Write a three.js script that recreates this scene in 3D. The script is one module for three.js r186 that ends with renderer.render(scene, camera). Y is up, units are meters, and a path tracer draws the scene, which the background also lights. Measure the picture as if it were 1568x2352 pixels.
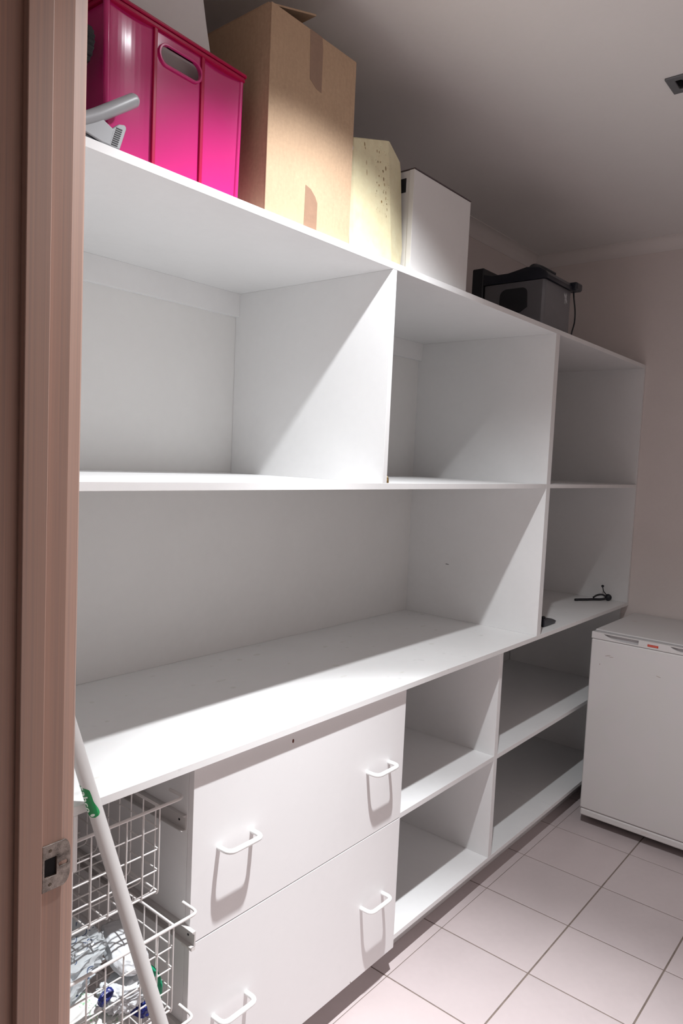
import * as THREE from 'three';
import { RoundedBoxGeometry } from 'three/addons/geometries/RoundedBoxGeometry.js';
import { ConvexGeometry } from 'three/addons/geometries/ConvexGeometry.js';
import { ImprovedNoise } from 'three/addons/math/ImprovedNoise.js';
import { mergeGeometries, mergeVertices, toCreasedNormals } from 'three/addons/utils/BufferGeometryUtils.js';

// ------------------------------------------------------------------ camera, light, exposure
const scene = new THREE.Scene();
scene.background = new THREE.Color(0x000000);
const camera = new THREE.PerspectiveCamera(71.09, 1568 / 2352, 0.02, 30);
camera.position.set(-0.9064, 1.4977, 1.1016);
camera.rotation.set(THREE.MathUtils.degToRad(-4.2017), THREE.MathUtils.degToRad(-50.2314), THREE.MathUtils.degToRad(2.5653), 'YXZ');

const renderer = new THREE.WebGLRenderer({ antialias: true });
renderer.toneMapping = THREE.LinearToneMapping;
renderer.toneMappingExposure = 1.5;
renderer.shadowMap.enabled = true;
renderer.shadowMap.type = THREE.PCFSoftShadowMap;

const LAMP = { x: 0.285, y: 2.566, z: 0.483 };          // the lit recessed downlight
const LAMP_BEAM = 17.5, LAMP_MID = 1.0, LAMP_SPILL = 4.5;
const LAMP_TINT = new THREE.Color().setRGB(0.955, 0.975, 1.0);

// ------------------------------------------------------------------ helpers
let seed = 20240611;
const rnd = () => { seed = (seed * 1664525 + 1013904223) >>> 0; return seed / 4294967296; };
const noise = new ImprovedNoise();
const used = new Map();
function numbered(name) {
  const n = used.get(name) || 0; used.set(name, n + 1);
  return n ? name + '_' + String(n).padStart(3, '0') : name;
}
function shade(o) { o.castShadow = true; o.receiveShadow = true; return o; }
function thing(name, label, category, at, group) {
  const g = new THREE.Group(); g.name = numbered(name); g.position.set(...at);
  g.userData = { label, category }; if (group) g.userData.group = group;
  scene.add(g); return g;
}
function struct(name, label, at = [0, 0, 0]) {
  const g = new THREE.Group(); g.name = numbered(name); g.position.set(...at);
  g.userData = { kind: 'structure', label, category: name.split('_')[0] }; scene.add(g); return g;
}
const wp = new THREE.Vector3();
// a part: geometry given in world coordinates, stored relative to its parent
function part(parent, name, geo, mat, label) {
  const m = shade(new THREE.Mesh(geo, mat)); m.name = name;
  parent.updateWorldMatrix(true, false);
  geo.applyMatrix4(new THREE.Matrix4().copy(parent.matrixWorld).invert());
  if (label) m.userData.label = label;
  parent.add(m); return m;
}
// uv in metres from position and face direction
function metric(geo, s = 1) {
  const g = geo.index ? geo.toNonIndexed() : geo;
  if (!g.attributes.normal) g.computeVertexNormals();
  const p = g.attributes.position, uv = new Float32Array(p.count * 2);
  const a = new THREE.Vector3(), b = new THREE.Vector3(), c = new THREE.Vector3();
  for (let i = 0; i < p.count; i += 3) {
    a.fromBufferAttribute(p, i); b.fromBufferAttribute(p, i + 1); c.fromBufferAttribute(p, i + 2);
    const n = b.clone().sub(a).cross(c.clone().sub(a));
    const x = Math.abs(n.x), y = Math.abs(n.y), z = Math.abs(n.z);
    for (let k = 0; k < 3; k++) {
      const X = p.getX(i + k), Y = p.getY(i + k), Z = p.getZ(i + k);
      const [u, v] = y >= x && y >= z ? [X, Z] : x >= z ? [Z, Y] : [X, Y];
      uv[2 * (i + k)] = u * s; uv[2 * (i + k) + 1] = v * s;
    }
  }
  g.setAttribute('uv', new THREE.BufferAttribute(uv, 2));
  return g;
}
function box(x0, x1, y0, y1, z0, z1, r = 0.0008) {
  const w = x1 - x0, h = y1 - y0, d = z1 - z0;
  const g = r > 0 ? new RoundedBoxGeometry(w, h, d, r > 0.003 ? 3 : 1, Math.min(r, w / 2.1, h / 2.1, d / 2.1)) : new THREE.BoxGeometry(w, h, d);
  g.translate((x0 + x1) / 2, (y0 + y1) / 2, (z0 + z1) / 2);
  return metric(g);
}
const V = (x, y, z) => new THREE.Vector3(x, y, z);
function cyl(a, b, r, seg = 10, r2 = r, open = false) {
  const d = b.clone().sub(a), g = new THREE.CylinderGeometry(r2, r, d.length(), seg, 1, open);
  g.applyQuaternion(new THREE.Quaternion().setFromUnitVectors(V(0, 1, 0), d.clone().normalize()));
  g.translate((a.x + b.x) / 2, (a.y + b.y) / 2, (a.z + b.z) / 2); return g;
}
// bent rod through points, corners rounded with radius c
function rod(pts, r, c = 0.012, seg = 8, closed = false) {
  const path = new THREE.CurvePath(), P = pts, n = P.length;
  const corner = i => {
    const p = P[(i + n) % n], a = P[(i - 1 + n) % n], b = P[(i + 1) % n];
    const k = Math.min(c, a.distanceTo(p) / 2.05, b.distanceTo(p) / 2.05);
    return [p.clone().lerp(a, k / a.distanceTo(p)), p, p.clone().lerp(b, k / b.distanceTo(p))];
  };
  let at = closed ? corner(0)[2] : P[0];
  for (let i = 1; i < (closed ? n + 1 : n - 1); i++) {
    const [s, p, e] = corner(i);
    path.add(new THREE.LineCurve3(at, s)); path.add(new THREE.QuadraticBezierCurve3(s, p, e)); at = e;
  }
  if (!closed) path.add(new THREE.LineCurve3(at, P[n - 1]));
  // sample every piece so that straight runs stay straight
  const S = [];
  path.curves.forEach((cv, i) => { const m = cv.isLineCurve3 ? 1 : 4; for (let k = i ? 1 : 0; k <= m; k++) S.push(cv.getPoint(k / m)); });
  const geos = [];
  const ring = [];
  let nrm = null;
  for (let i = 0; i < S.length; i++) {
    const t = (S[Math.min(i + 1, S.length - 1)].clone().sub(S[Math.max(i - 1, 0)])).normalize();
    if (!nrm) { nrm = Math.abs(t.y) < 0.9 ? V(0, 1, 0) : V(1, 0, 0); }
    nrm = nrm.clone().sub(t.clone().multiplyScalar(nrm.dot(t))).normalize();
    const bi = t.clone().cross(nrm), row = [];
    for (let k = 0; k < seg; k++) { const q = k / seg * Math.PI * 2; row.push(S[i].clone().addScaledVector(nrm, r * Math.cos(q)).addScaledVector(bi, r * Math.sin(q))); }
    ring.push(row);
  }
  const pos = [], idx = [];
  ring.forEach(row => row.forEach(p => pos.push(p.x, p.y, p.z)));
  for (let i = 0; i + 1 < ring.length; i++) for (let k = 0; k < seg; k++) {
    const a = i * seg + k, b = i * seg + (k + 1) % seg, c2 = a + seg, d = b + seg; idx.push(a, b, c2, b, d, c2);
  }
  const capAt = (i, flip) => { const base = pos.length / 3, p = S[i]; pos.push(p.x, p.y, p.z); for (let k = 0; k < seg; k++) { const a = i * seg + k, b = i * seg + (k + 1) % seg; flip ? idx.push(base, a, b) : idx.push(base, b, a); } };
  if (!closed) { capAt(0, false); capAt(S.length - 1, true); }
  const g = new THREE.BufferGeometry();
  g.setAttribute('position', new THREE.Float32BufferAttribute(pos, 3)); g.setIndex(idx); g.computeVertexNormals();
  g.setAttribute('uv', new THREE.Float32BufferAttribute(new Float32Array(pos.length / 3 * 2), 2));
  return g;
}
function extrude(shape, depth, bevel = 0, seg = 2, curve = 12) {
  return new THREE.ExtrudeGeometry(shape, { depth: depth - 2 * bevel, bevelEnabled: bevel > 0, bevelThickness: bevel, bevelSize: bevel, bevelOffset: -bevel, bevelSegments: seg, curveSegments: curve }).translate(0, 0, bevel);
}
function roundRect(x0, y0, x1, y1, r, S = THREE.Shape) {
  const s = new S();
  s.moveTo(x0 + r, y0); s.lineTo(x1 - r, y0); s.absarc(x1 - r, y0 + r, r, -Math.PI / 2, 0);
  s.lineTo(x1, y1 - r); s.absarc(x1 - r, y1 - r, r, 0, Math.PI / 2);
  s.lineTo(x0 + r, y1); s.absarc(x0 + r, y1 - r, r, Math.PI / 2, Math.PI);
  s.lineTo(x0, y0 + r); s.absarc(x0 + r, y0 + r, r, Math.PI, Math.PI * 1.5); return s;
}
// ------------------------------------------------------------------ textures and materials
const srgb = v => { v = Math.min(1, Math.max(0, v)); return 255 * (v <= 0.0031308 ? 12.92 * v : 1.055 * Math.pow(v, 1 / 2.4) - 0.055); };
function tex(n, rep, fn, colour = true) {
  const d = new Uint8Array(n * n * 4);
  for (let j = 0; j < n; j++) for (let i = 0; i < n; i++) {
    const c = fn(i / n, j / n, i, j), k = 4 * (j * n + i);
    for (let q = 0; q < 3; q++) d[k + q] = colour ? srgb(c[q]) : 255 * Math.min(1, Math.max(0, c[q]));
    d[k + 3] = 255;
  }
  const t = new THREE.DataTexture(d, n, n); t.wrapS = t.wrapT = THREE.RepeatWrapping; t.magFilter = THREE.LinearFilter;
  t.minFilter = THREE.LinearMipmapLinearFilter; t.generateMipmaps = true;
  if (colour) t.colorSpace = THREE.SRGBColorSpace; t.repeat.set(rep, rep); t.needsUpdate = true; return t;
}
// tileable value: noise over a torus-like blend
function tn(u, v, f, z) {
  const a = (x, y) => noise.noise(x * f, y * f, z);
  return (a(u, v) * (1 - u) * (1 - v) + a(u - 1, v) * u * (1 - v) + a(u, v - 1) * (1 - u) * v + a(u - 1, v - 1) * u * v) * 1.4;
}
const mottle = (c, amp, f1, f2, z) => (u, v) => { const k = 1 + amp * (tn(u, v, f1, z) + 0.6 * tn(u, v, f2, z + 7) + 0.5 * (rnd() - 0.5)); return c.map(q => q * k); };
const mat = (o) => new THREE.MeshPhysicalMaterial(o);
const lin = (r, g, b) => new THREE.Color().setRGB(r, g, b);

const M = {};
M.melamine = mat({ map: tex(256, 2, mottle([0.87, 0.87, 0.868], 0.018, 5, 23, 1)), roughness: 0.48 });
M.edge = mat({ color: lin(0.82,0.81,0.80), roughness: 0.5 });
M.worktop = mat({ map: tex(512, 1, (() => {
  const spots = []; for (let i = 0; i < 46; i++) spots.push([rnd(), rnd(), 0.003 + 0.012 * rnd() * rnd(), 0.3 + rnd()]);
  return (u, v) => {
    let k = 1 + 0.02 * (tn(u, v, 6, 3) + 0.6 * tn(u, v, 30, 4)), w = 0;
    for (const [x, y, r, e] of spots) { const d = Math.hypot((u - x) * e, v - y); if (d < r) w = Math.max(w, 0.55 + 0.6 * tn(u, v, 60, 9)); }
    const scuff = Math.max(0, tn(u, v, 14, 12) + 0.5 * tn(u * 1, v, 55, 13) - 0.62) * 0.35;
    k -= 0.16 * Math.max(0, w) + scuff; return [0.855 * k, 0.852 * k, 0.845 * k * (1 - 0.05 * w)];
  };
})()), roughness: 0.42 });
M.backboard = mat({ map: tex(256, 2, mottle([0.85, 0.846, 0.832], 0.02, 4, 19, 21)), roughness: 0.6 });
M.drawer = mat({ map: tex(256, 2, mottle([0.85, 0.842, 0.842], 0.012, 4, 21, 31)), roughness: 0.4 });
M.handle = mat({ color: lin(0.86, 0.87, 0.86), roughness: 0.28 });
M.wall = mat({ map: tex(256, 1.5, mottle([0.83, 0.755, 0.725], 0.02, 6, 40, 41)), roughness: 0.85, bumpMap: tex(256, 4, (u, v) => { const k = 0.5 + 0.3 * tn(u, v, 40, 5) + 0.2 * (rnd() - 0.5); return [k, k, k]; }, false), bumpScale: 0.0004 });
M.ceiling = mat({ map: tex(256, 1.5, mottle([0.87, 0.84, 0.82], 0.015, 6, 40, 51)), roughness: 0.9 });
M.cornice = mat({ color: lin(0.85, 0.80, 0.775), roughness: 0.85 });
M.tiles = [0, 1, 2].map(i => mat({ map: tex(256, 1.7 + 0.3 * i, mottle([[0.57, 0.492, 0.49], [0.553, 0.478, 0.478], [0.585, 0.50, 0.497]][i], 0.035, 5, 27, 61 + i)), roughness: 0.42 }));
M.grout = mat({ map: tex(256, 4, mottle([0.21, 0.165, 0.14], 0.25, 8, 40, 71)), roughness: 0.95 });
M.wood = mat({ map: tex(512, 1, (u, v) => {
  const g = tn(u, v * 0.06, 46, 81) + 0.7 * tn(u, v * 0.05, 120, 82) , b = tn(u, v * 0.3, 6, 83);
  const pore = Math.max(0, tn(u, v * 0.12, 150, 84) - 0.35); const k = 1 + 0.13 * g + 0.08 * b - 0.35 * pore;
  return [0.53 * k, 0.345 * k * (1 - 0.05 * g), 0.278 * k * (1 - 0.08 * g)];
}), roughness: 0.62 });
M.wood.map.repeat.set(7, 0.45);
M.steel = mat({ map: tex(128, 9, mottle([0.30, 0.27, 0.245], 0.9, 5, 17, 91)), metalness: 0.85, roughness: 0.38 });
M.screw = mat({ color: lin(0.16, 0.13, 0.10), metalness: 0.7, roughness: 0.5 });
M.dark = mat({ color: lin(0.012, 0.012, 0.014), roughness: 0.9 });
M.wire = mat({ color: lin(0.74, 0.71, 0.69), roughness: 0.35 });
M.runner = mat({ color: lin(0.62, 0.60, 0.585), metalness: 0.25, roughness: 0.42 });
M.pole = mat({ map: tex(256, 3, mottle([0.56, 0.54, 0.53], 0.03, 5, 33, 101)), roughness: 0.38 });
M.pink = mat({ color: lin(0.62, 0.024, 0.20), roughness: 0.17, clearcoat: 0.25, clearcoatRoughness: 0.1 });
M.pinkRib = mat({ color: lin(0.45, 0.006, 0.065), roughness: 0.3, specularIntensity: 0.5 });
M.kraft = mat({ map: tex(512, 2.2, (u, v) => { const k = 1 + 0.05 * tn(u, v, 7, 111) + 0.07 * tn(u, v, 60, 112) + 0.05 * tn(u * 1, v * 0.15, 90, 113) + 0.10 * (rnd() - 0.5); return [0.50 * k, 0.345 * k, 0.225 * k]; }), roughness: 0.9 });
M.tape = mat({ map: tex(128, 8, mottle([0.30, 0.185, 0.125], 0.10, 5, 21, 121)), roughness: 0.42 });
M.whiteCard = mat({ map: tex(256, 2, mottle([0.74, 0.725, 0.715], 0.02, 5, 37, 131)), roughness: 0.7 });
M.black = mat({ color: lin(0.014, 0.015, 0.019), roughness: 0.5 });
M.blackGloss = mat({ color: lin(0.012, 0.014, 0.022), roughness: 0.3 });
M.greyTool = mat({ color: lin(0.36, 0.37, 0.385), roughness: 0.4 });
M.greyCase = mat({ map: tex(256, 5, mottle([0.17, 0.168, 0.18], 0.06, 6, 30, 141)), roughness: 0.38, metalness: 0.2 });
M.fridge = mat({ map: tex(512, 1.1, (u, v) => {
  const k = 1 + 0.015 * tn(u, v, 8, 151), s = Math.max(0, tn(u, v, 9, 152) + 0.6 * tn(u, v, 40, 153) - 0.66);
  return [0.70 * k * (1 - 0.2 * s), 0.675 * k * (1 - 0.34 * s), 0.665 * k * (1 - 0.45 * s)];
}), roughness: 0.36 });
M.fridgeGrip = mat({ color: lin(0.52, 0.51, 0.52), roughness: 0.45 });
M.brass = mat({ color: lin(0.62, 0.44, 0.20), metalness: 1, roughness: 0.25 });
M.film = mat({ map: tex(512, 5, (u, v) => { const y = v * 8 + 0.16 * Math.sin(u * Math.PI * 14) + 0.1 * tn(u, v, 9, 171), on = Math.abs(y - Math.floor(y) - 0.5) < 0.045 && tn(u, v, 9, 172) > -0.02; return on ? [0.16, 0.21, 0.34] : [0.86, 0.90, 0.92]; }), roughness: 0.14, transmission: 0.5, thickness: 0, specularIntensity: 1, side: THREE.DoubleSide });
M.whiteFilm = mat({ color: lin(0.66, 0.68, 0.70), roughness: 0.22, side: THREE.DoubleSide });
M.blueFilm = mat({ color: lin(0.006, 0.014, 0.16), roughness: 0.3 });
M.greenPack = mat({ color: lin(0.006, 0.25, 0.12), roughness: 0.28 });
M.paper = mat({ map: tex(256, 9, (u, v) => { const g = tn(u, v, 26, 161) > 0.22 && tn(u, v, 4, 162) > 0.1 ? 1 : 0; return g ? [0.30, 0.55, 0.33] : [0.76, 0.76, 0.74]; }), roughness: 0.6, side: THREE.DoubleSide });
M.bezel = mat({ color: lin(0.17, 0.175, 0.185), metalness: 0.3, roughness: 0.5 });
M.bulbOff = mat({ color: lin(0.18, 0.19, 0.21), roughness: 0.2 });

// ------------------------------------------------------------------ measures (metres)
const X0 = -0.445, X1 = 2.5905, ZB = -0.595, ZF = 1.53, CEIL = 2.566;
const YT = 1.9985, YM = 1.4413, YC = 0.8782, T = 0.0165;

// ------------------------------------------------------------------ the room
{
  const f = struct('floor', 'beige square floor tiles with dark grout lines');
  part(f, 'screed', box(-2.2, X1 + 0.12, -0.08, -0.0022, ZB - 0.12, ZF + 0.12, 0), M.grout);
  const g0 = 0.0023, tg = 0.3;
  const xs = [], zs = [];
  for (let j = -8; j <= 7; j++) xs.push(0.7454 + 0.3 * j);
  for (let i = -2; i <= 6; i++) zs.push(-0.0219 + 0.3 * i);
  for (const x of xs) for (const z of zs) {
    const near = v => Math.abs(v + 0.0219) < 0.01 ? 0.0009 : g0;   // the joint at the foot of the cabinets is tight
    const x0 = Math.max(x + g0, -2.1), x1 = Math.min(x + tg - g0, X1), z0 = Math.max(z + near(z), ZB), z1 = Math.min(z + tg - near(z + tg), ZF);
    if (x1 - x0 < 0.02 || z1 - z0 < 0.02) continue;
    part(f, 'tile', box(x0, x1, -0.010, 0.0004 * (rnd() - 0.5), z0, z1, 0.0012), M.tiles[Math.floor(rnd() * 3)]);
  }
}
{ // ceiling with two square openings for the downlights
  const c = struct('ceiling', 'plain cream plaster ceiling');
  const s = new THREE.Shape(); s.moveTo(-2.2, ZB - 0.12); s.lineTo(X1 + 0.12, ZB - 0.12); s.lineTo(X1 + 0.12, ZF + 0.12); s.lineTo(-2.2, ZF + 0.12); s.closePath();
  for (const x of [LAMP.x, 1.2255]) s.holes.push(roundRect(x - 0.034, LAMP.z - 0.034, x + 0.034, LAMP.z + 0.034, 0.002, THREE.Path));
  const g = new THREE.ExtrudeGeometry(s, { depth: 0.10, bevelEnabled: false }); g.rotateX(Math.PI / 2); g.translate(0, CEIL + 0.10, 0);
  part(c, 'plaster', metric(g), M.ceiling);
}
{
  const wb = struct('wall_back', 'cream painted wall behind the shelving'); part(wb, 'plaster', box(-0.56, X1 + 0.12, -0.08, CEIL + 0.09, ZB - 0.12, ZB, 0), M.wall);
  const wr = struct('wall_right', 'cream painted end wall behind the fridge'); part(wr, 'plaster', box(X1, X1 + 0.12, -0.08, CEIL + 0.09, ZB, ZF + 0.12, 0), M.wall);
  const wf = struct('wall_front', 'cream painted wall facing the shelving'); part(wf, 'plaster', box(-2.2, X1, -0.08, CEIL + 0.09, ZF, ZF + 0.12, 0), M.wall);
  const wl = struct('wall_left', 'cream painted wall around the doorway');
  part(wl, 'plaster', box(-0.56, -0.4605, -0.08, CEIL + 0.09, ZB, 0.307, 0), M.wall);
  part(wl, 'plaster', box(-0.56, -0.4605, -0.08, CEIL + 0.09, 1.169, ZF, 0), M.wall);
  part(wl, 'plaster', box(-0.56, -0.4605, 2.061, CEIL + 0.09, 0.307, 1.169, 0), M.wall);
  const wh = struct('wall_hallway', 'cream painted hallway wall outside the doorway');
  part(wh, 'plaster', box(-2.2, -2.1, -0.08, CEIL + 0.09, ZB, ZF, 0), M.wall);
  part(wh, 'plaster', box(-2.1, -0.56, -0.08, CEIL + 0.09, ZB - 0.12, ZB, 0), M.wall);
  // coved cornice
  const cove = (len) => {
    const s = new THREE.Shape(); const w = 0.055; s.moveTo(0, 0); s.lineTo(0, -w); s.lineTo(0.003, -w);
    for (let k = 0; k <= 8; k++) { const a = k / 8 * Math.PI / 2; s.lineTo(w - (w - 0.003) * Math.cos(a), -w + (w - 0.003) * Math.sin(a)); }
    s.lineTo(w, -0.003); s.lineTo(w, 0); s.closePath();
    return new THREE.ExtrudeGeometry(s, { depth: len, bevelEnabled: false });
  };
  const t1 = struct('trim_1', 'cove cornice along the back wall'); const a = cove(X1 - X0 + 0.2); a.rotateY(Math.PI / 2); a.scale(1, 1, -1);
  // profile x -> +z, length -> +x
  { const p = a.attributes.position; for (let i = 0; i < p.count; i++) p.setXYZ(i, p.getX(i), p.getY(i), p.getZ(i)); }
  a.translate(-0.46, CEIL, ZB); if (a.index) a.index.array.reverse(); part(t1, 'moulding', toCreasedNormals(fixWinding(a), 0.6), M.cornice);
  const t2 = struct('trim_2', 'cove cornice along the end wall'); const b = cove(ZF - ZB); b.scale(-1, 1, 1); b.translate(X1, CEIL, ZB); part(t2, 'moulding', toCreasedNormals(fixWinding(b), 0.6), M.cornice);
}
function fixWinding(g) { // a mirrored geometry: swap two corners of every triangle
  const h = g.index ? g.toNonIndexed() : g; const p = h.attributes.position;
  for (let i = 0; i < p.count; i += 3) { const t = [p.getX(i + 1), p.getY(i + 1), p.getZ(i + 1)]; p.setXYZ(i + 1, p.getX(i + 2), p.getY(i + 2), p.getZ(i + 2)); p.setXYZ(i + 2, ...t); }
  h.deleteAttribute('normal'); h.computeVertexNormals(); return h;
}
{ // door frame in the left wall: timber jambs, stops, architrave, strike plate
  const d = struct('door_1', 'stained timber door frame with a steel strike plate', [-0.51, 0, 0.328]);
  const zj = 0.328;
  const hole = new THREE.Shape(); // jamb face drawn in x,y with a mortice for the latch
  hole.moveTo(-0.560, 0); hole.lineTo(-0.4735, 0); hole.lineTo(-0.4735, 2.06); hole.lineTo(-0.560, 2.06); hole.closePath();
  hole.holes.push(roundRect(-0.4955, 0.9885, -0.4800, 1.0115, 0.0006, THREE.Path));
  const jg = extrude(hole, 0.021, 0, 1); jg.translate(0, 0, zj - 0.021);
  part(d, 'jamb', metric(jg), M.wood);
  part(d, 'door_stop', box(-0.5315, -0.5030, 0, 2.048, zj, zj + 0.011, 0.0012), M.wood);
  const sa = new THREE.Shape(); sa.moveTo(-0.4733, -(zj - 0.0012)); sa.lineTo(-0.4560, -(zj - 0.0072)); sa.lineTo(-0.4530, -(zj - 0.010)); sa.lineTo(-0.4530, -(zj - 0.066)); sa.lineTo(-0.4733, -(zj - 0.066)); sa.closePath();
  part(d, 'architrave', toCreasedNormals(metric(new THREE.ExtrudeGeometry(sa, { depth: 2.11, bevelEnabled: false }).rotateX(-Math.PI / 2)), 0.35), M.wood);
  part(d, 'jamb', box(-0.560, -0.4605, 0, 2.06, 1.148, 1.169, 0.001), M.wood);
  part(d, 'door_stop', box(-0.5315, -0.5030, 0, 2.048, 1.137, 1.148, 0.0012), M.wood);
  part(d, 'architrave', box(-0.4605, -0.4425, 0, 2.11, 1.154, 1.214, 0.0022), M.wood);
  part(d, 'head', box(-0.560, -0.4605, 2.04, 2.061, zj, 1.148, 0.001), M.wood);
  part(d, 'door_stop', box(-0.5315, -0.5030, 2.029, 2.04, zj, 1.148, 0.0012), M.wood);
  part(d, 'architrave', box(-0.4605, -0.4425, 2.046, 2.11, zj - 0.005, 1.154, 0.0022), M.wood);
  part(d, 'architrave', box(-0.578, -0.560, 0, 2.11, zj - 0.066, zj - 0.006, 0.002), M.wood);
  part(d, 'architrave', box(-0.578, -0.560, 0, 2.11, 1.154, 1.214, 0.002), M.wood);
  part(d, 'architrave', box(-0.578, -0.560, 2.046, 2.11, zj - 0.005, 1.154, 0.002), M.wood);
  // strike plate with a rounded lip
  const sp = new THREE.Shape();
  sp.moveTo(-0.4980, 0.9715); sp.lineTo(-0.4715, 0.9715);
  sp.bezierCurveTo(-0.4660, 0.9735, -0.4628, 0.980, -0.4625, 0.990); sp.lineTo(-0.4625, 1.0100);
  sp.bezierCurveTo(-0.4628, 1.020, -0.4655, 1.0265, -0.4700, 1.0285); sp.lineTo(-0.4980, 1.0285); sp.closePath();
  sp.holes.push(roundRect(-0.4952, 0.9885, -0.4803, 1.0115, 0.001, THREE.Path));
  for (const y of [0.9790, 1.0205]) { const h = new THREE.Path(); h.absarc(-0.4885, y, 0.0019, 0, Math.PI * 2, true); sp.holes.push(h); }
  const slot = roundRect(-0.4775, 0.9970, -0.4665, 1.0022, 0.0024, THREE.Path); sp.holes.push(slot);
  const pl = extrude(sp, 0.0016, 0.0003, 1, 8); pl.translate(0, 0, zj + 0.0001);
  const plate = part(d, 'strike_plate', metric(pl), M.steel, 'worn steel strike plate');
  part(plate, 'latch_box', (() => { const g = new THREE.BoxGeometry(0.0156, 0.023, 0.018).translate(-0.48775, 1.0, zj - 0.0095); return g; })(), M.dark);
  for (const y of [0.9790, 1.0205]) part(plate, 'screw', new THREE.SphereGeometry(0.0026, 12, 6, 0, Math.PI * 2, 0, Math.PI / 2).scale(1, 0.4, 1).rotateX(Math.PI / 2).translate(-0.4885, y, zj + 0.0008), M.screw);
}

// ------------------------------------------------------------------ downlights
function downlight(x, lit) {
  const g = thing('downlight', lit ? 'square recessed ceiling downlight, switched on' : 'grey square recessed ceiling downlight, switched off, at the right edge', 'downlight', [x, CEIL, LAMP.z], 'recessed downlights');
  const s = roundRect(x - 0.047, LAMP.z - 0.047, x + 0.047, LAMP.z + 0.047, 0.003);
  s.holes.push(roundRect(x - 0.026, LAMP.z - 0.026, x + 0.026, LAMP.z + 0.026, 0.002, THREE.Path));
  const b = extrude(s, 0.005, 0.001, 1, 3); b.rotateX(Math.PI / 2); b.translate(0, CEIL, 0); part(g, 'bezel', b, M.bezel);
  const can = new THREE.CylinderGeometry(0.033, 0.033, 0.06, 24, 1, true).translate(x, CEIL + 0.031, LAMP.z); can.computeVertexNormals();
  const top = new THREE.CylinderGeometry(0.033, 0.033, 0.002, 24).translate(x, CEIL + 0.062, LAMP.z);
  part(g, 'can', mergeGeometries([can, top]), new THREE.MeshPhysicalMaterial({ color: lin(0.02, 0.02, 0.022), roughness: 0.7, side: THREE.DoubleSide }));
  const glow = lit ? mat({ color: lin(0.8, 0.8, 0.8), emissive: LAMP_TINT, emissiveIntensity: 60, roughness: 0.5 }) : M.bulbOff;
  const bulb = new THREE.SphereGeometry(0.024, 24, 10, 0, Math.PI * 2, Math.PI / 2, Math.PI / 2).scale(1, 0.35, 1).translate(x, CEIL + (lit ? 0.004 : 0.016), LAMP.z);
  part(g, 'lamp', bulb, glow);
  if (lit) for (const [ang, pen, I] of [[27, 0.9, LAMP_BEAM], [44, 0.7, LAMP_MID], [61, 0.30, LAMP_SPILL]]) {
    const l = new THREE.SpotLight(LAMP_TINT, I, 0, THREE.MathUtils.degToRad(ang), pen, 2);
    l.position.set(x, CEIL - 0.012, LAMP.z); l.target.position.set(x, 0, LAMP.z); l.castShadow = true; l.shadow.mapSize.set(2048, 2048);
    l.shadow.radius = 1.1; l.shadow.bias = -0.0005; l.name = 'downlight_beam'; scene.add(l, l.target);
  }
}
downlight(LAMP.x, true); downlight(1.2255, false);

// ------------------------------------------------------------------ shelving
const B = (p, n, x0, x1, y0, y1, z0, z1, m = M.melamine) => part(p, n, box(x0, x1, y0, y1, z0, z1), m);
const XB1 = 1.5935;
{
  const u = thing('upper_shelf_unit', 'wide white melamine shelf unit standing on the worktop, with a divided top row', 'shelving', [0.56, YC, -0.3]);
  B(u, 'top_board', X0, XB1, YT - T, YT, ZB + 0.004, 0);
  B(u, 'side_panel', X0, X0 + T, YC, YT - T, ZB + 0.004, -0.0005);
  B(u, 'side_panel', 1.5765, XB1, YC, YT - T, ZB + 0.004, 0);
  B(u, 'shelf_board', X0 + T, 1.5765, YM - T, YM, ZB + 0.0085, 0);
  B(u, 'divider', 0.5785, 0.596, YM, YT - T, ZB + 0.0085, -0.0006);
  B(u, 'back_panel', X0 + T, 1.5765, YC, YT - T, ZB + 0.002, ZB + 0.008, M.backboard);
  B(u, 'back_rail', X0 + T, 0.5785, 1.914, YT - T, ZB + 0.008, -0.570);
  B(u, 'back_rail', 0.596, 1.5765, 1.914, YT - T, ZB + 0.008, -0.570);
  part(u.children[2], 'scratch', box(1.5760, 1.5768, 1.0940, 1.0965, -0.4060, -0.3920, 0.0002), mat({ color: lin(0.10, 0.09, 0.09), roughness: 0.8 }), 'short dark scratch');
  const r = thing('upper_shelf_unit', 'narrow white melamine shelf unit against the end wall, empty top row', 'shelving', [2.1, YC, -0.3]);
  B(r, 'top_board', XB1 + 0.0006, X1 - 0.002, YT - T, YT, ZB + 0.004, 0);
  B(r, 'side_panel', XB1 + 0.0006, 1.611, YC, YT - T, ZB + 0.004, -0.0004);
  B(r, 'side_panel', X1 - 0.0185, X1 - 0.002, YC, YT - T, ZB + 0.004, -0.0006);
  B(r, 'shelf_board', 1.611, X1 - 0.0185, YM - T + 0.001, YM - 0.001, ZB + 0.0085, -0.0006);
  B(r, 'back_panel', 1.611, X1 - 0.0185, YC, YT - T, ZB + 0.002, ZB + 0.008, M.backboard);
  const w = thing('worktop', 'long white laminate worktop running the length of the room', 'worktop', [1.07, YC - T, -0.3]);
  part(w, 'board', box(X0, X1 - 0.001, YC - T, YC, ZB + 0.002, 0, 0.001), M.worktop);
  const hs = thing('hanging_strip', 'thin white strip hanging from the worktop edge close to the door frame', 'strip', [-0.2628, 0.758, -0.006]);
  part(hs, 'strip', box(-0.2665, -0.2590, 0.758, YC - T - 0.0003, -0.010, -0.001, 0.002), M.melamine);
}
const ZC = -0.031;
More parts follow.
